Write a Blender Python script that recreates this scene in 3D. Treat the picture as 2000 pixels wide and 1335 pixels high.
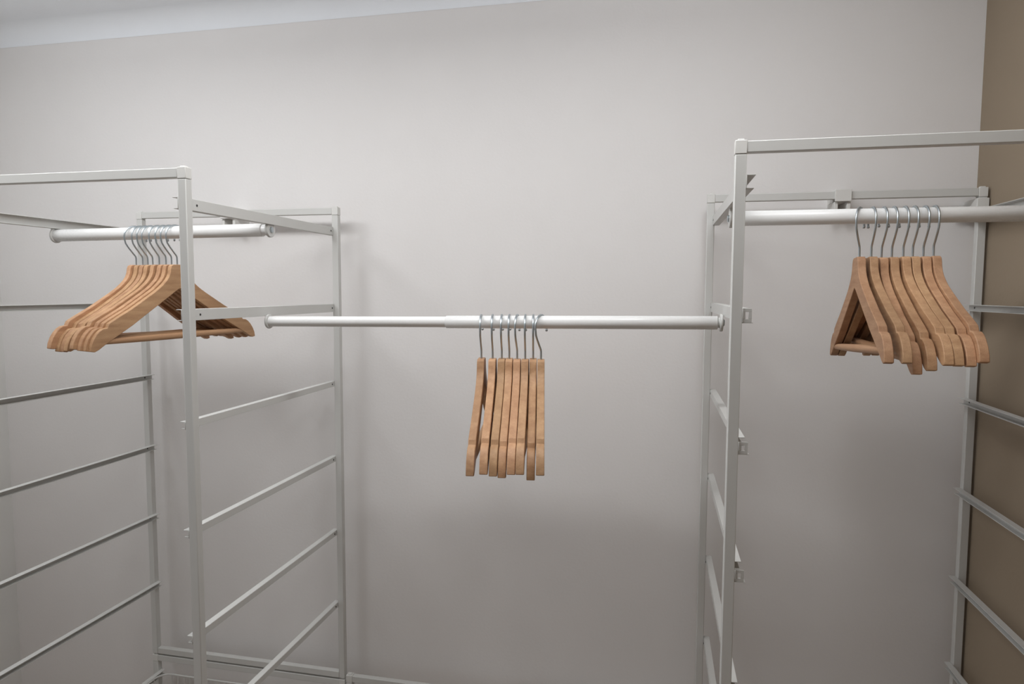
import bpy, bmesh, math
from mathutils import Vector, Matrix

for o in list(bpy.data.objects):
    bpy.data.objects.remove(o)
S = bpy.context.scene
COL = S.collection

# ---------------------------------------------------------------- camera
cam = bpy.data.cameras.new('camera')
cam.sensor_width = 36.0
cam.lens = 1311.9 / 2000.0 * 36.0
cam.clip_start = 0.01
cam_ob = bpy.data.objects.new('camera', cam)
COL.objects.link(cam_ob)
RT = Vector((0.977619, 0.210348, 0.003793))
UP = Vector((-0.019481, 0.072558, 0.997174))
BK = -Vector((-0.209479, 0.974930, -0.075032))
M = Matrix((RT, UP, BK)).transposed().to_4x4()
M.translation = Vector((0.0181, -1.5, 0.0212))
cam_ob.matrix_world = M
S.camera = cam_ob

# ---------------------------------------------------------------- world, lights, exposure
S.view_settings.view_transform = 'Standard'
S.view_settings.look = 'None'
S.view_settings.gamma = 1
S.view_settings.use_curve_mapping = False
S.view_settings.exposure = 0.0
W = bpy.data.worlds.new('world')
S.world = W
W.use_nodes = True
W.node_tree.nodes['Background'].inputs[0].default_value = (1.0, 0.91, 0.85, 1)
W.node_tree.nodes['Background'].inputs[1].default_value = 0.215


LAMP_Y = -0.69


def area(name, loc, sx, sy, power, color, rot=(0, 0, 0)):
    l = bpy.data.lights.new(name, 'AREA')
    l.shape = 'RECTANGLE'
    l.size, l.size_y = sx, sy
    l.energy = power
    l.color = color
    o = bpy.data.objects.new(name, l)
    o.location = loc
    o.rotation_euler = rot
    COL.objects.link(o)
    return o


def bulb(name, loc, power, color, radius):
    l = bpy.data.lights.new(name, 'POINT')
    l.energy = power
    l.color = color
    l.shadow_soft_size = radius
    o = bpy.data.objects.new(name, l)
    o.location = loc
    COL.objects.link(o)


# long ceiling lamp just in front of the wardrobe: a downward panel and a row of frosted globes
area('ceiling_lamp_panel', (-0.57, LAMP_Y, 0.60), 1.60, 0.18, 6.7, (0.985, 0.985, 0.98))
for lx, pw in ((-1.28, 3.4), (-0.85, 1.6), (-0.30, 1.5), (0.16, 3.0)):
    bulb('ceiling_lamp_globe', (lx, LAMP_Y, 0.60), pw, (0.965, 0.98, 1.0), 0.09)
# daylight through the opening at the front of the left wall
area('daylight', (-1.74, -1.85, -0.35), 0.9, 1.6, 3.0, (0.86, 0.93, 1.0), (math.radians(90), 0, math.radians(-90)))

# ---------------------------------------------------------------- numbers of the place (metres)
L, R, L2, R2 = -1.23928, -0.70238, 0.11526, 0.62356   # outer faces of the upright posts
WX, WY = 0.0148, 0.0143                                # post section
FR1, FR2, BK_Y = 0.5696, 0.5587, 0.0452                # front faces and rear gap
ZT1, ZT2 = 0.2115, 0.2192
HB = 0.0150
ZB = -0.8993
ZR = [0.16728, -0.00935, -0.19003, -0.3687, -0.54738, -0.72509, -0.96073]
A1 = 0.0089
FLOOR = -1.615
CEIL = 0.700
XL, XR = -1.727, 0.6285
YFRONT = -2.3


# ---------------------------------------------------------------- materials
def mat(name, col, rough=0.5, metal=0.0, spec=0.5):
    m = bpy.data.materials.new(name)
    m.use_nodes = True
    b = m.node_tree.nodes['Principled BSDF']
    b.inputs['Base Color'].default_value = (*col, 1)
    b.inputs['Roughness'].default_value = rough
    b.inputs['Metallic'].default_value = metal
    b.inputs['Specular IOR Level'].default_value = spec
    return m, m.node_tree, b


def wall_mat(name, col, crack=False):
    m, t, b = mat(name, col, 0.75, 0, 0.25)
    N = t.nodes
    tc = N.new('ShaderNodeTexCoord')
    n1 = N.new('ShaderNodeTexNoise'); n1.inputs['Scale'].default_value = 160; n1.inputs['Detail'].default_value = 3
    n2 = N.new('ShaderNodeTexNoise'); n2.inputs['Scale'].default_value = 9; n2.inputs['Detail'].default_value = 4
    t.links.new(tc.outputs['Object'], n1.inputs['Vector'])
    t.links.new(tc.outputs['Object'], n2.inputs['Vector'])
    add = N.new('ShaderNodeMath'); add.operation = 'ADD'
    mu = N.new('ShaderNodeMath'); mu.operation = 'MULTIPLY'; mu.inputs[1].default_value = 1.6
    t.links.new(n2.outputs['Fac'], mu.inputs[0])
    t.links.new(n1.outputs['Fac'], add.inputs[0]); t.links.new(mu.outputs[0], add.inputs[1])
    bump = N.new('ShaderNodeBump'); bump.inputs['Strength'].default_value = 0.10; bump.inputs['Distance'].default_value = 0.0025
    h = add.outputs[0]
    if crack:
        # two hairline cracks running down from the ceiling in the paint
        sep = N.new('ShaderNodeSeparateXYZ'); t.links.new(tc.outputs['Object'], sep.inputs[0])
        wob = N.new('ShaderNodeTexNoise'); wob.inputs['Scale'].default_value = 14; wob.inputs['Detail'].default_value = 6
        t.links.new(tc.outputs['Object'], wob.inputs['Vector'])
        for cx, amp, zmin in ((0.487, 0.03, 0.345), (0.137, 0.02, 0.52)):
            a = N.new('ShaderNodeMath'); a.operation = 'SUBTRACT'; a.inputs[1].default_value = 0.5
            t.links.new(wob.outputs['Fac'], a.inputs[0])
            c = N.new('ShaderNodeMath'); c.operation = 'MULTIPLY_ADD'; c.inputs[1].default_value = amp; c.inputs[2].default_value = cx
            t.links.new(a.outputs[0], c.inputs[0])
            d = N.new('ShaderNodeMath'); d.operation = 'SUBTRACT'
            t.links.new(sep.outputs[0], d.inputs[0]); t.links.new(c.outputs[0], d.inputs[1])
            e = N.new('ShaderNodeMath'); e.operation = 'ABSOLUTE'; t.links.new(d.outputs[0], e.inputs[0])
            f = N.new('ShaderNodeMath'); f.operation = 'LESS_THAN'; f.inputs[1].default_value = 0.0009
            t.links.new(e.outputs[0], f.inputs[0])
            g = N.new('ShaderNodeMath'); g.operation = 'GREATER_THAN'; g.inputs[1].default_value = zmin
            t.links.new(sep.outputs[2], g.inputs[0])
            k = N.new('ShaderNodeMath'); k.operation = 'MULTIPLY'
            t.links.new(f.outputs[0], k.inputs[0]); t.links.new(g.outputs[0], k.inputs[1])
            q = N.new('ShaderNodeMath'); q.operation = 'MULTIPLY_ADD'; q.inputs[1].default_value = -0.8
            t.links.new(k.outputs[0], q.inputs[0]); t.links.new(h, q.inputs[2])
            h = q.outputs[0]
    t.links.new(h, bump.inputs['Height'])
    t.links.new(bump.outputs['Normal'], b.inputs['Normal'])
    # faint unevenness of the paint itself
    mix = N.new('ShaderNodeMix'); mix.data_type = 'RGBA'
    mix.inputs[6].default_value = (*[c * 0.975 for c in col], 1)
    mix.inputs[7].default_value = (*[min(1, c * 1.02) for c in col], 1)
    t.links.new(n2.outputs['Fac'], mix.inputs[0])
    t.links.new(mix.outputs[2], b.inputs['Base Color'])
    return m


M_WALL = wall_mat('white_wall_paint', (0.80, 0.782, 0.772), crack=True)
M_LEFT = wall_mat('grey_white_wall_paint', (0.74, 0.74, 0.72))
M_TAN = wall_mat('tan_wall_paint', (0.315, 0.252, 0.184))
M_CEIL = wall_mat('ceiling_paint', (0.90, 0.93, 0.97))
M_FLOOR, ft, fb = mat('floor_wood', (0.32, 0.22, 0.15), 0.45)
fn = ft.nodes.new('ShaderNodeTexNoise'); fn.inputs['Scale'].default_value = 6
fr = ft.nodes.new('ShaderNodeValToRGB')
fr.color_ramp.elements[0].color = (0.24, 0.16, 0.10, 1); fr.color_ramp.elements[1].color = (0.40, 0.28, 0.19, 1)
ft.links.new(fn.outputs['Fac'], fr.inputs[0]); ft.links.new(fr.outputs[0], fb.inputs['Base Color'])


def enamel(name, col, rough):
    m, t, b = mat(name, col, rough, 0, 0.4)
    n = t.nodes.new('ShaderNodeTexNoise'); n.inputs['Scale'].default_value = 90
    r = t.nodes.new('ShaderNodeMapRange')
    r.inputs['To Min'].default_value = rough - 0.05; r.inputs['To Max'].default_value = rough + 0.08
    t.links.new(n.outputs['Fac'], r.inputs['Value']); t.links.new(r.outputs[0], b.inputs['Roughness'])
    return m


M_WHITE = enamel('white_enamelled_steel', (0.62, 0.62, 0.60), 0.42)
M_ROD = enamel('white_rod_coating', (0.80, 0.80, 0.79), 0.25)
M_PLASTIC = enamel('white_plastic', (0.70, 0.695, 0.67), 0.5)
M_CAP = enamel('rod_end_plastic', (0.62, 0.62, 0.60), 0.4)
M_CHROME, ct, cb = mat('zinc_plated_wire', (0.50, 0.55, 0.58), 0.22, 1.0)
cn = ct.nodes.new('ShaderNodeTexNoise'); cn.inputs['Scale'].default_value = 200
cr = ct.nodes.new('ShaderNodeMapRange'); cr.inputs['To Min'].default_value = 0.28; cr.inputs['To Max'].default_value = 0.40
ct.links.new(cn.outputs['Fac'], cr.inputs['Value']); ct.links.new(cr.outputs[0], cb.inputs['Roughness'])
M_DARK, _, _ = mat('dark_screw_head', (0.05, 0.05, 0.05), 0.4, 0.6)


def wood_mat(name, c0, c1, along):
    m, t, b = mat(name, c0, 0.55, 0, 0.35)
    N = t.nodes
    tc = N.new('ShaderNodeTexCoord'); mp = N.new('ShaderNodeMapping')
    oi = N.new('ShaderNodeObjectInfo')
    off = N.new('ShaderNodeMath'); off.operation = 'MULTIPLY'; off.inputs[1].default_value = 7.0
    t.links.new(oi.outputs['Random'], off.inputs[0])
    va = N.new('ShaderNodeVectorMath'); va.operation = 'ADD'
    t.links.new(tc.outputs['Object'], va.inputs[0]); t.links.new(off.outputs[0], va.inputs[1])
    mp.inputs['Scale'].default_value = along
    t.links.new(va.outputs[0], mp.inputs['Vector'])
    n = N.new('ShaderNodeTexNoise'); n.inputs['Scale'].default_value = 1.0; n.inputs['Detail'].default_value = 5
    n.inputs['Roughness'].default_value = 0.6
    t.links.new(mp.outputs[0], n.inputs['Vector'])
    fl = N.new('ShaderNodeTexNoise'); fl.inputs['Scale'].default_value = 900; fl.inputs['Detail'].default_value = 1
    t.links.new(va.outputs[0], fl.inputs['Vector'])
    r = N.new('ShaderNodeValToRGB')
    r.color_ramp.elements[0].position = 0.32; r.color_ramp.elements[1].position = 0.70
    r.color_ramp.elements[0].color = (*c0, 1); r.color_ramp.elements[1].color = (*c1, 1)
    t.links.new(n.outputs['Fac'], r.inputs[0])
    hs = N.new('ShaderNodeHueSaturation')
    v = N.new('ShaderNodeMapRange'); v.inputs['To Min'].default_value = 0.86; v.inputs['To Max'].default_value = 1.06
    t.links.new(oi.outputs['Random'], v.inputs['Value'])
    t.links.new(v.outputs[0], hs.inputs['Value'])
    w1 = N.new('ShaderNodeMath'); w1.operation = 'MULTIPLY'; w1.inputs[1].default_value = 13.7
    w2 = N.new('ShaderNodeMath'); w2.operation = 'FRACT'
    w3 = N.new('ShaderNodeMapRange'); w3.inputs['To Min'].default_value = 0.495; w3.inputs['To Max'].default_value = 0.504
    t.links.new(oi.outputs['Random'], w1.inputs[0]); t.links.new(w1.outputs[0], w2.inputs[0]); t.links.new(w2.outputs[0], w3.inputs['Value'])
    t.links.new(w3.outputs[0], hs.inputs['Hue'])
    t.links.new(r.outputs[0], hs.inputs['Color'])
    mx = N.new('ShaderNodeMix'); mx.data_type = 'RGBA'; mx.blend_type = 'MULTIPLY'
    fr_ = N.new('ShaderNodeMapRange'); fr_.inputs['From Min'].default_value = 0.3; fr_.inputs['From Max'].default_value = 0.7
    fr_.inputs['To Min'].default_value = 0.80; fr_.inputs['To Max'].default_value = 1.05
    t.links.new(fl.outputs['Fac'], fr_.inputs['Value'])
    mx.inputs[0].default_value = 0.55
    t.links.new(hs.outputs[0], mx.inputs[6]); t.links.new(fr_.outputs[0], mx.inputs[7])
    t.links.new(mx.outputs[2], b.inputs['Base Color'])
    bp = N.new('ShaderNodeBump'); bp.inputs['Strength'].default_value = 0.15; bp.inputs['Distance'].default_value = 0.0006
    t.links.new(n.outputs['Fac'], bp.inputs['Height']); t.links.new(bp.outputs['Normal'], b.inputs['Normal'])
    return m


M_WOOD = wood_mat('beech_wood', (0.44, 0.245, 0.130), (0.60, 0.365, 0.205), (60, 14, 110))
M_BAR = wood_mat('beech_dowel', (0.40, 0.225, 0.120), (0.56, 0.34, 0.19), (150, 6, 150))


# ---------------------------------------------------------------- mesh helpers
def add_box(bm, x0, x1, y0, y1, z0, z1):
    vs = [bm.verts.new((x, y, z)) for x in (x0, x1) for y in (y0, y1) for z in (z0, z1)]
    for f in ((0, 1, 3, 2), (4, 6, 7, 5), (0, 4, 5, 1), (2, 3, 7, 6), (0, 2, 6, 4), (1, 5, 7, 3)):
        bm.faces.new([vs[i] for i in f])


def box(x0, x1, y0, y1, z0, z1):
    bm = bmesh.new()
    add_box(bm, min(x0, x1), max(x0, x1), min(y0, y1), max(y0, y1), min(z0, z1), max(z0, z1))
    return bm


def add_tube(bm, pts, rad, seg=12, closed=False, cap=True):
    """sweep a circle along a polyline; rad may be a list"""
    pts = [Vector(p) for p in pts]
    n = len(pts)
    rads = rad if isinstance(rad, (list, tuple)) else [rad] * n
    rings = []
    prev = None
    for i, p in enumerate(pts):
        a = pts[(i - 1) % n] if (closed or i > 0) else p
        b = pts[(i + 1) % n] if (closed or i < n - 1) else p
        t = (b - a).normalized()
        if prev is None:
            ref = Vector((0, 0, 1)) if abs(t.z) < 0.9 else Vector((1, 0, 0))
            u = t.cross(ref).normalized()
        else:
            u = (prev - t * prev.dot(t)).normalized()
        prev = u
        v = t.cross(u)
        rings.append([bm.verts.new(p + (u * math.cos(2 * math.pi * k / seg) + v * math.sin(2 * math.pi * k / seg)) * rads[i]) for k in range(seg)])
    m = n if closed else n - 1
    for i in range(m):
        A, B = rings[i], rings[(i + 1) % n]
        for k in range(seg):
            bm.faces.new((A[k], A[(k + 1) % seg], B[(k + 1) % seg], B[k]))
    if cap and not closed:
        bm.faces.new(list(reversed(rings[0])))
        bm.faces.new(rings[-1])


def tube(pts, rad, seg=16, closed=False):
    bm = bmesh.new()
    add_tube(bm, pts, rad, seg, closed)
    return bm


def obj(name, bm, m, parent=None, bevel=0.0, smooth=35, origin=None, seg=2):
    bmesh.ops.recalc_face_normals(bm, faces=bm.faces)
    me = bpy.data.meshes.new(name)
    if origin is not None:
        bmesh.ops.translate(bm, vec=-Vector(origin), verts=bm.verts)
    for f in bm.faces:
        f.smooth = True
    bm.to_mesh(me)
    bm.free()
    me.materials.append(m)
    me.set_sharp_from_angle(angle=math.radians(smooth))
    o = bpy.data.objects.new(name, me)
    COL.objects.link(o)
    if origin is not None:
        o.location = origin
    if parent is not None:
        o.parent = parent
    if bevel > 0:
        md = o.modifiers.new('bevel', 'BEVEL')
        md.width = bevel; md.segments = seg; md.limit_method = 'ANGLE'; md.angle_limit = math.radians(40)
    return o


def thing(name, label, cat, group=None, loc=(0, 0, 0)):
    o = bpy.data.objects.new(name, None)
    o.empty_display_size = 0.05
    COL.objects.link(o)
    o.location = loc
    o['label'] = label
    o['category'] = cat
    if group:
        o['group'] = group
    return o


def struct(name, bm, m, bevel=0.0):
    o = obj(name, bm, m, bevel=bevel)
    o['kind'] = 'structure'
    return o


def shift(bm, v):
    bmesh.ops.translate(bm, vec=Vector(v), verts=bm.verts)
    return bm


# ---------------------------------------------------------------- the room
T = 0.12
struct('wall_back', box(XL - T, XR + T, 0, T, FLOOR, CEIL + 0.1), M_WALL)
struct('wall_left', box(XL - T, XL, -1.38, 0, FLOOR, CEIL + 0.1), M_LEFT)
struct('wall_right', box(XR, XR + T, YFRONT, 0, FLOOR, CEIL + 0.1), M_TAN)
struct('floor', box(XL - T, XR + T, YFRONT, T, FLOOR - 0.1, FLOOR), M_FLOOR)
struct('ceiling', box(XL, XR, YFRONT, 0, CEIL, CEIL + 0.1), M_CEIL)
# hollow plaster cove between back wall and ceiling
bm = bmesh.new()
rc = 0.045
prof = [(0.0, CEIL), (0.0, CEIL - rc)]
for k in range(0, 11):
    a = math.pi / 2 * k / 10
    prof.append((-rc + rc * math.cos(a), CEIL - rc + rc * math.sin(a)))
prof = prof[:1] + prof[1:]
ringA = [bm.verts.new((XL, y - 0.0005, z)) for y, z in prof[1:]] + [bm.verts.new((XL, -0.0005, CEIL - 0.0005))]
ringB = [bm.verts.new((XR, v.co.y, v.co.z)) for v in ringA]
nn = len(ringA)
for k in range(nn):
    bm.faces.new((ringA[k], ringA[(k + 1) % nn], ringB[(k + 1) % nn], ringB[k]))
bm.faces.new(ringA); bm.faces.new(list(reversed(ringB)))
struct('trim_1', bm, M_CEIL)


# ---------------------------------------------------------------- shelving frames
def side_rail(parent, X, inward, yf, yb, z, h, tall=False, tab=False):
    """channel fixed on the inner face of a front and a back post; inward = +1 or -1 along X"""
    bm = bmesh.new()
    th = 0.0012
    fl = 0.0125
    s = inward
    def bx(xa, xb, *r):
        add_box(bm, min(X + s * xa, X + s * xb), max(X + s * xa, X + s * xb), *r)
    bx(0, th, yf, yb, z - h, z)                                   # web
    y0f = yf + (0.034 if tab else 0.003)
    bx(th, fl, y0f, yb - 0.003, z - th, z)                        # top flange
    bx(th, fl * 0.85, y0f, yb - 0.003, z - h, z - h + th)         # bottom flange
    hh = max(h, 0.0165)
    # end tab with a square window, turned in behind the front post
    for y0 in ((yf + 0.003,) if tab else ()):
        bx(0, fl, y0, y0 + th, z - hh, z - hh + 0.0045)
        bx(0, fl, y0, y0 + th, z - 0.0045, z)
        bx(0, 0.0045, y0, y0 + th, z - hh + 0.0045, z - 0.0045)
        bx(0.0085, fl, y0, y0 + th, z - hh + 0.0045, z - 0.0045)
        bx(0, fl + 0.002, y0, y0 + 0.014, z - hh - th, z - hh)
    if tall:
        bx(-0.0030, 0, yf + WY + 0.0006, yb - WY - 0.0006, z - h, z)             # deep face that carries a rod
    o = obj('side_rail', bm, M_WHITE, parent, bevel=0.0003, seg=1)
    # screws at the ends
    for yy in ((yf + WY + 0.026, yb - WY - 0.010) if tall else (yb - WY - 0.010,)):
        b2 = bmesh.new()
        xo = -0.0036 if tall else -0.0007
        add_tube(b2, [(X + s * xo, yy, z - h / 2), (X + s * (th + 0.0006), yy, z - h / 2)], 0.0019, 10)
        obj('screw', b2, M_DARK, o)
    return o


def frame(name, label, group, x0, x1, yf, yb, ztop, zbot, rails, crossbars, feet=False, tabs=False):
    """rails: list of (z, h, tall_left, tall_right); crossbars: list of top z"""
    t = thing(name, label, 'shelving frame', group)
    for (xa, xb) in ((x0, x0 + WX), (x1 - WX, x1)):
        for (ya, yb_) in ((yf, yf + WY), (yb - WY, yb)):
            obj('post', box(xa, xb, ya, yb_, zbot, ztop - HB - 0.002), M_WHITE, t, bevel=0.0012)
            bm = box(xa - 0.0003, xb + 0.0003, ya - 0.0003, yb_ + 0.0003, ztop - HB - 0.0016, ztop + 0.0012)
            add_box(bm, xa + 0.003, xb - 0.003, ya + 0.003, yb_ - 0.003, ztop + 0.0012, ztop + 0.0034)
            obj('corner_cap', bm, M_PLASTIC, t, bevel=0.0008)
            if feet:
                obj('foot', tube([((xa + xb) / 2, (ya + yb_) / 2, zbot - 0.012), ((xa + xb) / 2, (ya + yb_) / 2, zbot)], [0.009, 0.0065], 14), M_PLASTIC, t)
    for zc in crossbars:
        for (ya, yb_) in ((yf, yf + WY), (yb - WY, yb)):
            obj('crossbar', box(x0 + WX + 0.0002, x1 - WX - 0.0002, ya + 0.0004, yb_ - 0.0004, zc - HB, zc), M_WHITE, t, bevel=0.0010)
    for i, (z, h, tl, tr) in enumerate(rails):
        side_rail(t, x0 + WX, +1, yf, yb, z, 0.0185 if tl else h, tl, tabs and i > 0)
        side_rail(t, x1 - WX, -1, yf, yb, z, 0.0185 if tr else h, tr)
    return t


HS = 0.0122
GR = 'white steel shelving frames against the back wall'
left_frame = frame('shelving_frame', 'tall white steel shelving frame at left, away from the tan wall', GR,
                   L, R, -FR1, -BK_Y, ZT1, ZB - HB,
                   [(ZR[0], HS, True, True), (ZR[1], HS, False, True)] + [(z, HS, False, False) for z in ZR[2:6]],
                   [ZT1, ZB])
right_frame = frame('shelving_frame', 'tall white steel shelving frame at right, standing against the tan side wall', GR,
                    L2, R2, -FR2, -BK_Y, ZT2, FLOOR + 0.012,
                    [(ZR[0] + A1, HS, True, True), (ZR[1] + A1, HS, True, False)] + [(z + A1, HS, False, False) for z in ZR[2:6]] + [(-1.08, HS, False, False), (-1.26, HS, False, False)],
                    [ZT2, ZB], feet=True, tabs=True)
low_left = frame('shelving_frame', 'low white steel frame under the tall left frame, holding a wire basket', GR,
                 L, R, -FR1, -BK_Y, ZB - HB - 0.0045, FLOOR + 0.012,
                 [(ZR[6], HS, False, False), (-1.135, HS, False, False), (-1.31, HS, False, False)],
                 [ZB - HB - 0.0045, -1.52], feet=True)
low_mid = frame('shelving_frame', 'low white steel frame between the tall frames, its top bar at the bottom edge', GR,
                R + 0.006, L2 - 0.006, -FR2, -BK_Y - 0.004, -0.9035, FLOOR + 0.012,
                [(-0.96, HS, False, False), (-1.135, HS, False, False), (-1.31, HS, False, False)],
                [-0.9035, -1.52], feet=True)

# wall clips over the back bars
YB = -BK_Y - WY


def wall_clip(parent, xa, xb, ztop, drop):
    bm = box(xa, xb, YB - 0.0045, YB - 0.0005, ztop - HB - 0.005, ztop + 0.0035)
    add_box(bm, xa, xb, YB - 0.0005, 0.0, ztop + 0.0004, ztop + 0.0035)
    add_box(bm, xa, xb, -BK_Y + 0.0006, 0.0, ztop - HB - 0.005, ztop + 0.0004)
    add_box(bm, xa, xa + 0.007, YB + 0.002, 0.0, ztop - HB - drop, ztop - HB - 0.005)
    add_box(bm, xb - 0.007, xb, YB + 0.002, 0.0, ztop - HB - drop, ztop - HB - 0.005)
    obj('wall_clip', bm, M_PLASTIC, parent, bevel=0.0008)


wall_clip(right_frame, 0.356, 0.386, ZT2, 0.022)
wall_clip(left_frame, -1.003, -0.968, ZT1, 0.022)
# sleeve where the right rear post meets its wall bracket
bm = box(R2 - WX - 0.0030, R2 + 0.0022, YB - 0.0022, YB - 0.0003, 0.165, ZT2 - HB - 0.004)
add_box(bm, R2 - WX - 0.0030, R2 - WX - 0.0008, YB - 0.0003, -0.004, 0.165, ZT2 - HB - 0.004)
add_box(bm, R2 - WX - 0.028, R2 - WX - 0.0030, -0.030, -0.0002, 0.172, 0.186)
obj('wall_clip', bm, M_PLASTIC, right_frame, bevel=0.0008)


# ---------------------------------------------------------------- clothes rods
def lerp(a, b, t):
    return tuple(a[i] + (b[i] - a[i]) * t for i in range(3))


def rod_end(parent, p, d, rail_z, rr, neck=False):
    """plastic end piece: neck, disc, hanging tab and screw. d=+1 when the end points to +X"""
    x, y, z = p
    rf = rr + 0.0032
    bm = bmesh.new()
    prof = [(-0.026, rr + 0.0008), (-0.022, rr + 0.0008), (-0.0215, rr - 0.002), (-0.0065, rr - 0.0025), (-0.006, rf - 0.001), (-0.0045, rf), (-0.001, rf), (0.0, rf - 0.0008)]
    if not neck:
        prof = [(-0.0075, rr - 0.003), (-0.0070, rr - 0.0028), (-0.0050, rr - 0.0028), (-0.0046, rf - 0.0006), (-0.0038, rf), (-0.001, rf), (0.0, rf - 0.0008)]
    add_tube(bm, [(x + d * a, y, z) for a, _ in prof], [r for _, r in prof], 28)
    xa, xb = sorted((x - d * 0.0045, x - d * 0.0002))
    add_box(bm, xa, xb, y - 0.010, y + 0.010, z + rr * 0.5, rail_z)
    e = obj('end_cap', bm, M_CAP, parent, bevel=0.0, smooth=40)
    b2 = bmesh.new()
    add_tube(b2, [(x - d * 0.0005, y, z), (x + d * 0.0022, y, z), (x + d * 0.0030, y, z)], [0.0058, 0.0056, 0.0042], 14)
    obj('screw', b2, M_CHROME, e)
    return e


def rod(label, pa, pb, segs, ends, rz):
    t = thing('clothes_rod', label, 'clothes rod', 'white clothes rods between the frames')
    for (ta, tb, r, nm) in segs:
        a, b = lerp(pa, pb, ta), lerp(pa, pb, tb)
        bm = bmesh.new()
        add_tube(bm, [a, lerp(a, b, 0.0015), lerp(a, b, 0.9985), b], [r - 0.0008, r, r, r - 0.0008], 36)
        obj(nm, bm, M_ROD, t, smooth=50)
    for (p, d, r), z in zip(ends, rz):
        rod_end(t, p, d, z, r, neck=(p is LRB))
    return t


LRA, LRB = (L + WX + 0.0015, -0.307, 0.1345), (R - WX - 0.0015, -0.307, 0.1335 + 0.0055)
rod_left = rod('thick white clothes rod inside the left frame, hung below its top rails', LRA, LRB,
    [(0.008, 0.965, 0.0126, 'tube'), (0.95, 0.985, 0.0104, 'inner_tube')],
    [(LRA, -1, 0.0122), (LRB, 1, 0.0116)], (ZR[0] - 0.0185, ZR[0] - 0.0185))
CRA, CRB = (R - WX + 0.0038 + 0.0005, -0.335, -0.0380), (L2 + WX - 0.0040, -0.335, -0.0295)
tj = (-0.354 - CRA[0]) / (CRB[0] - CRA[0])
rod_mid = rod('long telescopic white clothes rod spanning the gap between the two tall frames', CRA, CRB,
    [(0.005, tj + 0.03, 0.0098, 'inner_tube'), (tj, 0.99, 0.0114, 'tube')],
    [(CRA, -1, 0.0106), (CRB, 1, 0.0114)], (ZR[1] - 0.0185, ZR[1] + A1 - 0.0185))
RRA, RRB = (L2 + WX + 0.0015, -0.335, 0.1415), (R2 - WX - 0.0015, -0.335, 0.1415)
rod_right = rod('thick white clothes rod inside the right frame, running out at the right edge', RRA, RRB,
    [(0.01, 0.99, 0.0121, 'tube')],
    [(RRA, -1, 0.0121), (RRB, 1, 0.0121)], (ZR[0] + A1 - 0.0185, ZR[0] + A1 - 0.0185))

# ---------------------------------------------------------------- wire basket in the low left frame
bk = thing('wire_basket', 'white wire basket hung in the low left frame behind the left post', 'wire basket')
bx0, bx1, by0, by1, bz = L + WX + 0.0125, R - WX - 0.0125, -FR1 + 0.03, -0.0465 - 0.0145, ZR[6] - 0.0035
rcn = 0.03


def rrect(x0, x1, y0, y1, z, r, n=6):
    pts = []
    for cx, cy, a0 in ((x1 - r, y1 - r, 0), (x0 + r, y1 - r, 90), (x0 + r, y0 + r, 180), (x1 - r, y0 + r, 270)):
        for k in range(n + 1):
            a = math.radians(a0 + 90 * k / n)
            pts.append((cx + r * math.cos(a), cy + r * math.sin(a), z))
    return pts


obj('rim', tube(rrect(bx0, bx1, by0, by1, bz, rcn), 0.0024, 10, True), M_WHITE, bk)
bm = bmesh.new()
dep = 0.15
zb_ = bz - dep
for zz in (bz - 0.035, bz - 0.07, bz - 0.11):
    add_tube(bm, rrect(bx0 + 0.002, bx1 - 0.002, by0 + 0.002, by1 - 0.002, zz, rcn), 0.0011, 6, True)
nx = 24
for i in range(nx + 1):
    x = bx0 + rcn + (bx1 - bx0 - 2 * rcn) * i / nx
    add_tube(bm, [(x, by0 + 0.001, bz), (x, by0 + 0.004, zb_ + 0.01), (x, by0 + 0.014, zb_), (x, by1 - 0.014, zb_), (x, by1 - 0.004, zb_ + 0.01), (x, by1 - 0.001, bz)], 0.0011, 6)
for i in range(nx + 1):
    y = by0 + rcn + (by1 - by0 - 2 * rcn) * i / nx
    add_tube(bm, [(bx0 + 0.001, y, bz), (bx0 + 0.004, y, zb_ + 0.01), (bx0 + 0.014, y, zb_), (bx1 - 0.014, y, zb_), (bx1 - 0.004, y, zb_ + 0.01), (bx1 - 0.001, y, bz)], 0.0011, 6)
obj('mesh_wires', bm, M_WHITE, bk)

# ---------------------------------------------------------------- wooden hangers
TOP = [(0, 0), (.012, 0), (.0165, .0025), (.0185, .008), (.0195, .015), (.0225, .023), (.028, .031), (.036, .039), (.046, .0475), (.060, .057), (.080, .0695), (.105, .085), (.13, .0985), (.146, .1075), (.1505, .1105), (.1540, .1182), (.1625, .1192), (.1690, .1232), (.1755, .1298), (.1812, .1385), (.1855, .149), (.187, .159)]
BOT = [(0, .048), (.004, .0500), (.008, .0525), (.012, .0550), (.016, .0578), (.022, .0620), (.03, .067), (.039, .073), (.05, .0802), (.062, .088), (.081, .1005), (.105, .1165), (.128, .130), (.140, .137), (.146, .1405), (.150, .143), (.155, .146), (.160, .149), (.166, .153), (.171, .1565), (.176, .159), (.180, .1605)]
NECK = 0.077
TH = 0.0118


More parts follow.
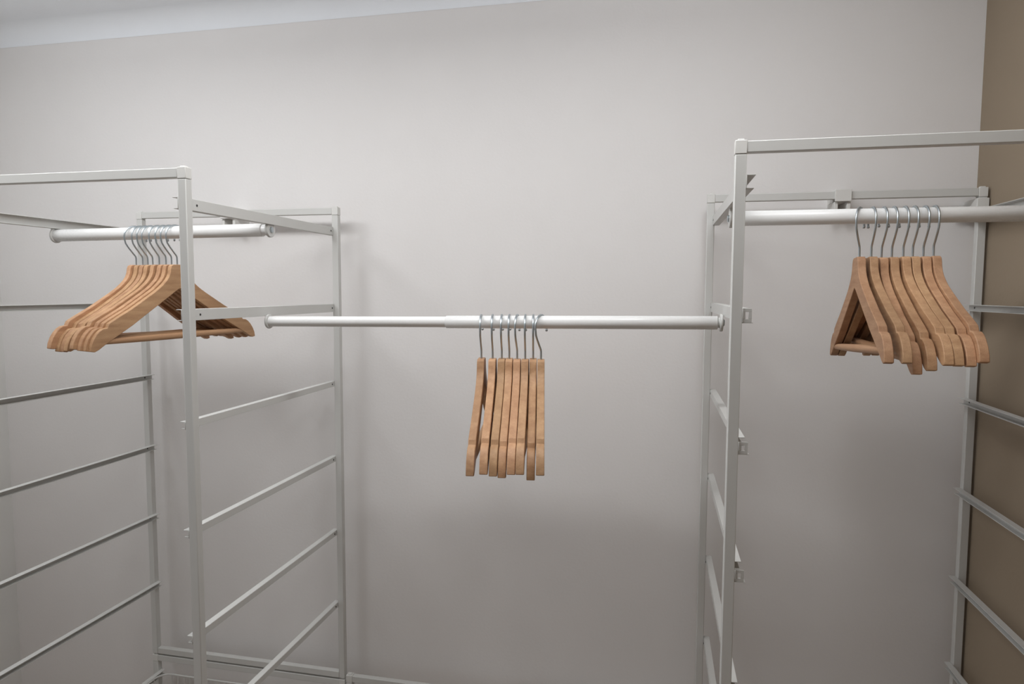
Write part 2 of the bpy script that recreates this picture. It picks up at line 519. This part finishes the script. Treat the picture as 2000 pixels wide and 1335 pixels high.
def hanger_body():
    bm = bmesh.new()
    tops = [(-u, v) for u, v in reversed(TOP[1:])] + TOP
    bots = [(-u, v) for u, v in reversed(BOT[1:])] + BOT
    n = len(tops)
    g = {}
    for s in (-1, 1):
        for k, lst in (('t', tops), ('b', bots)):
            g[s, k] = [bm.verts.new((s * TH / 2, u, -NECK - v)) for u, v in lst]
    for i in range(n - 1):
        for s in (-1, 1):
            bm.faces.new((g[s, 't'][i], g[s, 't'][i + 1], g[s, 'b'][i + 1], g[s, 'b'][i]))
        bm.faces.new((g[-1, 't'][i], g[-1, 't'][i + 1], g[1, 't'][i + 1], g[1, 't'][i]))
        bm.faces.new((g[-1, 'b'][i], g[-1, 'b'][i + 1], g[1, 'b'][i + 1], g[1, 'b'][i]))
    for i in (0, n - 1):
        bm.faces.new((g[-1, 't'][i], g[-1, 'b'][i], g[1, 'b'][i], g[1, 't'][i]))
    return bm


def hanger_hook():
    r = 0.0225
    w = 0.00165
    cz = -r + w            # wire rests on the rod at z = 0
    pts = [(0, 0, -NECK - 0.010), (0, 0, -NECK + 0.014), (0, -0.0012, -NECK + 0.018), (0, -0.0050, -NECK + 0.0225), (0, -0.0145, -NECK + 0.0345), (0, -0.0200, -NECK + 0.0430)]
    for k in range(0, 15):
        a = math.radians(192 - k * (192 + 14) / 14)
        pts.append((0, r * math.cos(a), cz + r * math.sin(a)))
    n = len(pts)
    rad = [w] * n
    bm = bmesh.new()
    add_tube(bm, pts, rad, 12)
    e = pts[-1]
    bmesh.ops.create_uvsphere(bm, u_segments=12, v_segments=8, radius=w * 1.4, matrix=Matrix.Translation(e))
    return bm


def trouser_bar():
    pts, rad = [], []
    for k in range(17):
        t = -1 + 2 * k / 16
        pts.append((0, t * 0.1575, -NECK - 0.1435))
        rad.append(0.0063 - 0.0012 * t * t)
    bm = bmesh.new()
    add_tube(bm, pts, rad, 16)
    return bm


proto = thing('clothes_hanger', 'x', 'hanger')
obj('hanger_body', hanger_body(), M_WOOD, proto, bevel=0.0010, smooth=30)
obj('hook', hanger_hook(), M_CHROME, proto, smooth=60)['label'] = 'grey metal wire hook'
obj('trouser_bar', trouser_bar(), M_BAR, proto, smooth=60)
used = [False]


def place(loc, th, rho, sx, label, group, swivel=0.0):
    if not used[0]:
        r = proto
        used[0] = True
    else:
        r = proto.copy()
        COL.objects.link(r)
        for ch in proto.children:
            c = ch.copy()
            c.parent = r
            COL.objects.link(c)
    r.location = loc
    r.rotation_euler = (rho, 0, -th)
    r.scale = (sx, 1, 1)
    r['label'] = label
    r['group'] = group
    for ch in r.children:
        if ch.name.startswith('hook'):
            ch.rotation_euler = (0, 0, swivel)
    return r


def zl(X):
    return LRA[2] + (X - LRA[0]) / (LRB[0] - LRA[0]) * (LRB[2] - LRA[2])


def zc(X):
    return CRA[2] + (X - CRA[0]) / (CRB[0] - CRA[0]) * (CRB[2] - CRA[2])


LEFT = [(-1.0263, .142, -.012), (-1.0130, .176, .020), (-1.0010, .190, .022), (-.9890, .202, .014),
        (-.9720, .190, -.008), (-.9575, .212, .008), (-.9450, .232, .014), (-.9325, .252, .020)]
LEFT_L = ['wooden hanger farthest left on the left rod, hook bowed out widest',
          'second wooden hanger from the left on the left rod',
          'third wooden hanger from the left on the left rod',
          'fourth wooden hanger from the left on the left rod',
          'fifth wooden hanger from the left on the left rod, after a gap',
          'sixth wooden hanger from the left on the left rod',
          'seventh wooden hanger on the left rod, just behind the frontmost one',
          'rightmost wooden hanger on the left rod, broad side and trouser bar showing']
for (x, th, rho), lab in zip(LEFT, LEFT_L):
    place((x, -0.307, zl(x) + 0.0126), th, rho, 0.88, lab, 'wooden hangers on the left rod', -0.30 if x < -1.02 else 0.0)

CEN = [(-.2887, -.1558, .0413), (-.2677, -.164, .0093), (-.2509, -.1531, .0268), (-.2372, -.1533, .0426),
       (-.2227, -.1573, -.007), (-.2082, -.153, -.013), (-.1939, -.1640, .055), (-.1798, -.1679, -.0152)]
CEN_L = ['leftmost wooden hanger on the middle rod, hanging apart with a gap beside it',
         'second wooden hanger on the middle rod, just right of the open gap',
         'wooden hanger on the middle rod, third from the left',
         'wooden hanger on the middle rod, fourth from the left',
         'wooden hanger on the middle rod, fifth from the left',
         'wooden hanger on the middle rod, third from the right',
         'wooden hanger on the middle rod, second from right, tip hanging lowest',
         'rightmost wooden hanger on the middle rod, hook bending most to the side']
for (x, th, rho), lab in zip(CEN, CEN_L):
    place((x, -0.335, zc(x) + 0.0114), th, rho, 1.08, lab, 'wooden hangers on the middle rod', -0.42 if x > -.19 else (-0.12 if -.23 < x < -.22 else 0.0))

RGT = [(.3300, .0560, -.060), (.3471, .0300, -.062), (.3636, .0190, .025), (.3777, .0149, -.010),
       (.3930, .0125, -.055), (.4065, .0193, -.052), (.4215, .0221, -.050), (.4350, .0304, -.080)]
RGT_L = ['leftmost wooden hanger on the right rod, its triangle and trouser bar showing',
         'wooden hanger on the right rod, second from the left',
         'third wooden hanger on the right rod, its near tip dipping lowest',
         'fourth wooden hanger from the left on the right rod',
         'wooden hanger on the right rod, fourth from the right',
         'wooden hanger on the right rod, third from the right',
         'wooden hanger on the right rod, second from the right',
         'wooden hanger on the right rod, rightmost, nearest to the tan wall']
for (x, th, rho), lab in zip(RGT, RGT_L):
    place((x, -0.335, 0.1415 + 0.0121), th, rho, 1.0, lab, 'wooden hangers on the right rod', -0.46 if x < .34 else 0.0)

# ---------------------------------------------------------------- put each frame, rod and basket origin at its own base
def rebase(root, base):
    base = Vector(base)
    root.location = base
    for ch in root.children:
        ch.location = Vector(ch.location) - base


rebase(left_frame, ((L + R) / 2, -0.31, ZB - HB))
rebase(right_frame, ((L2 + R2) / 2, -0.31, FLOOR))
rebase(low_left, ((L + R) / 2, -0.31, FLOOR))
rebase(low_mid, ((R + L2) / 2, -0.31, FLOOR))
rebase(rod_left, ((LRA[0] + LRB[0]) / 2, -0.307, LRA[2]))
rebase(rod_mid, ((CRA[0] + CRB[0]) / 2, -0.335, CRA[2]))
rebase(rod_right, ((RRA[0] + RRB[0]) / 2, -0.335, RRA[2]))
rebase(bk, ((bx0 + bx1) / 2, (by0 + by1) / 2, zb_))
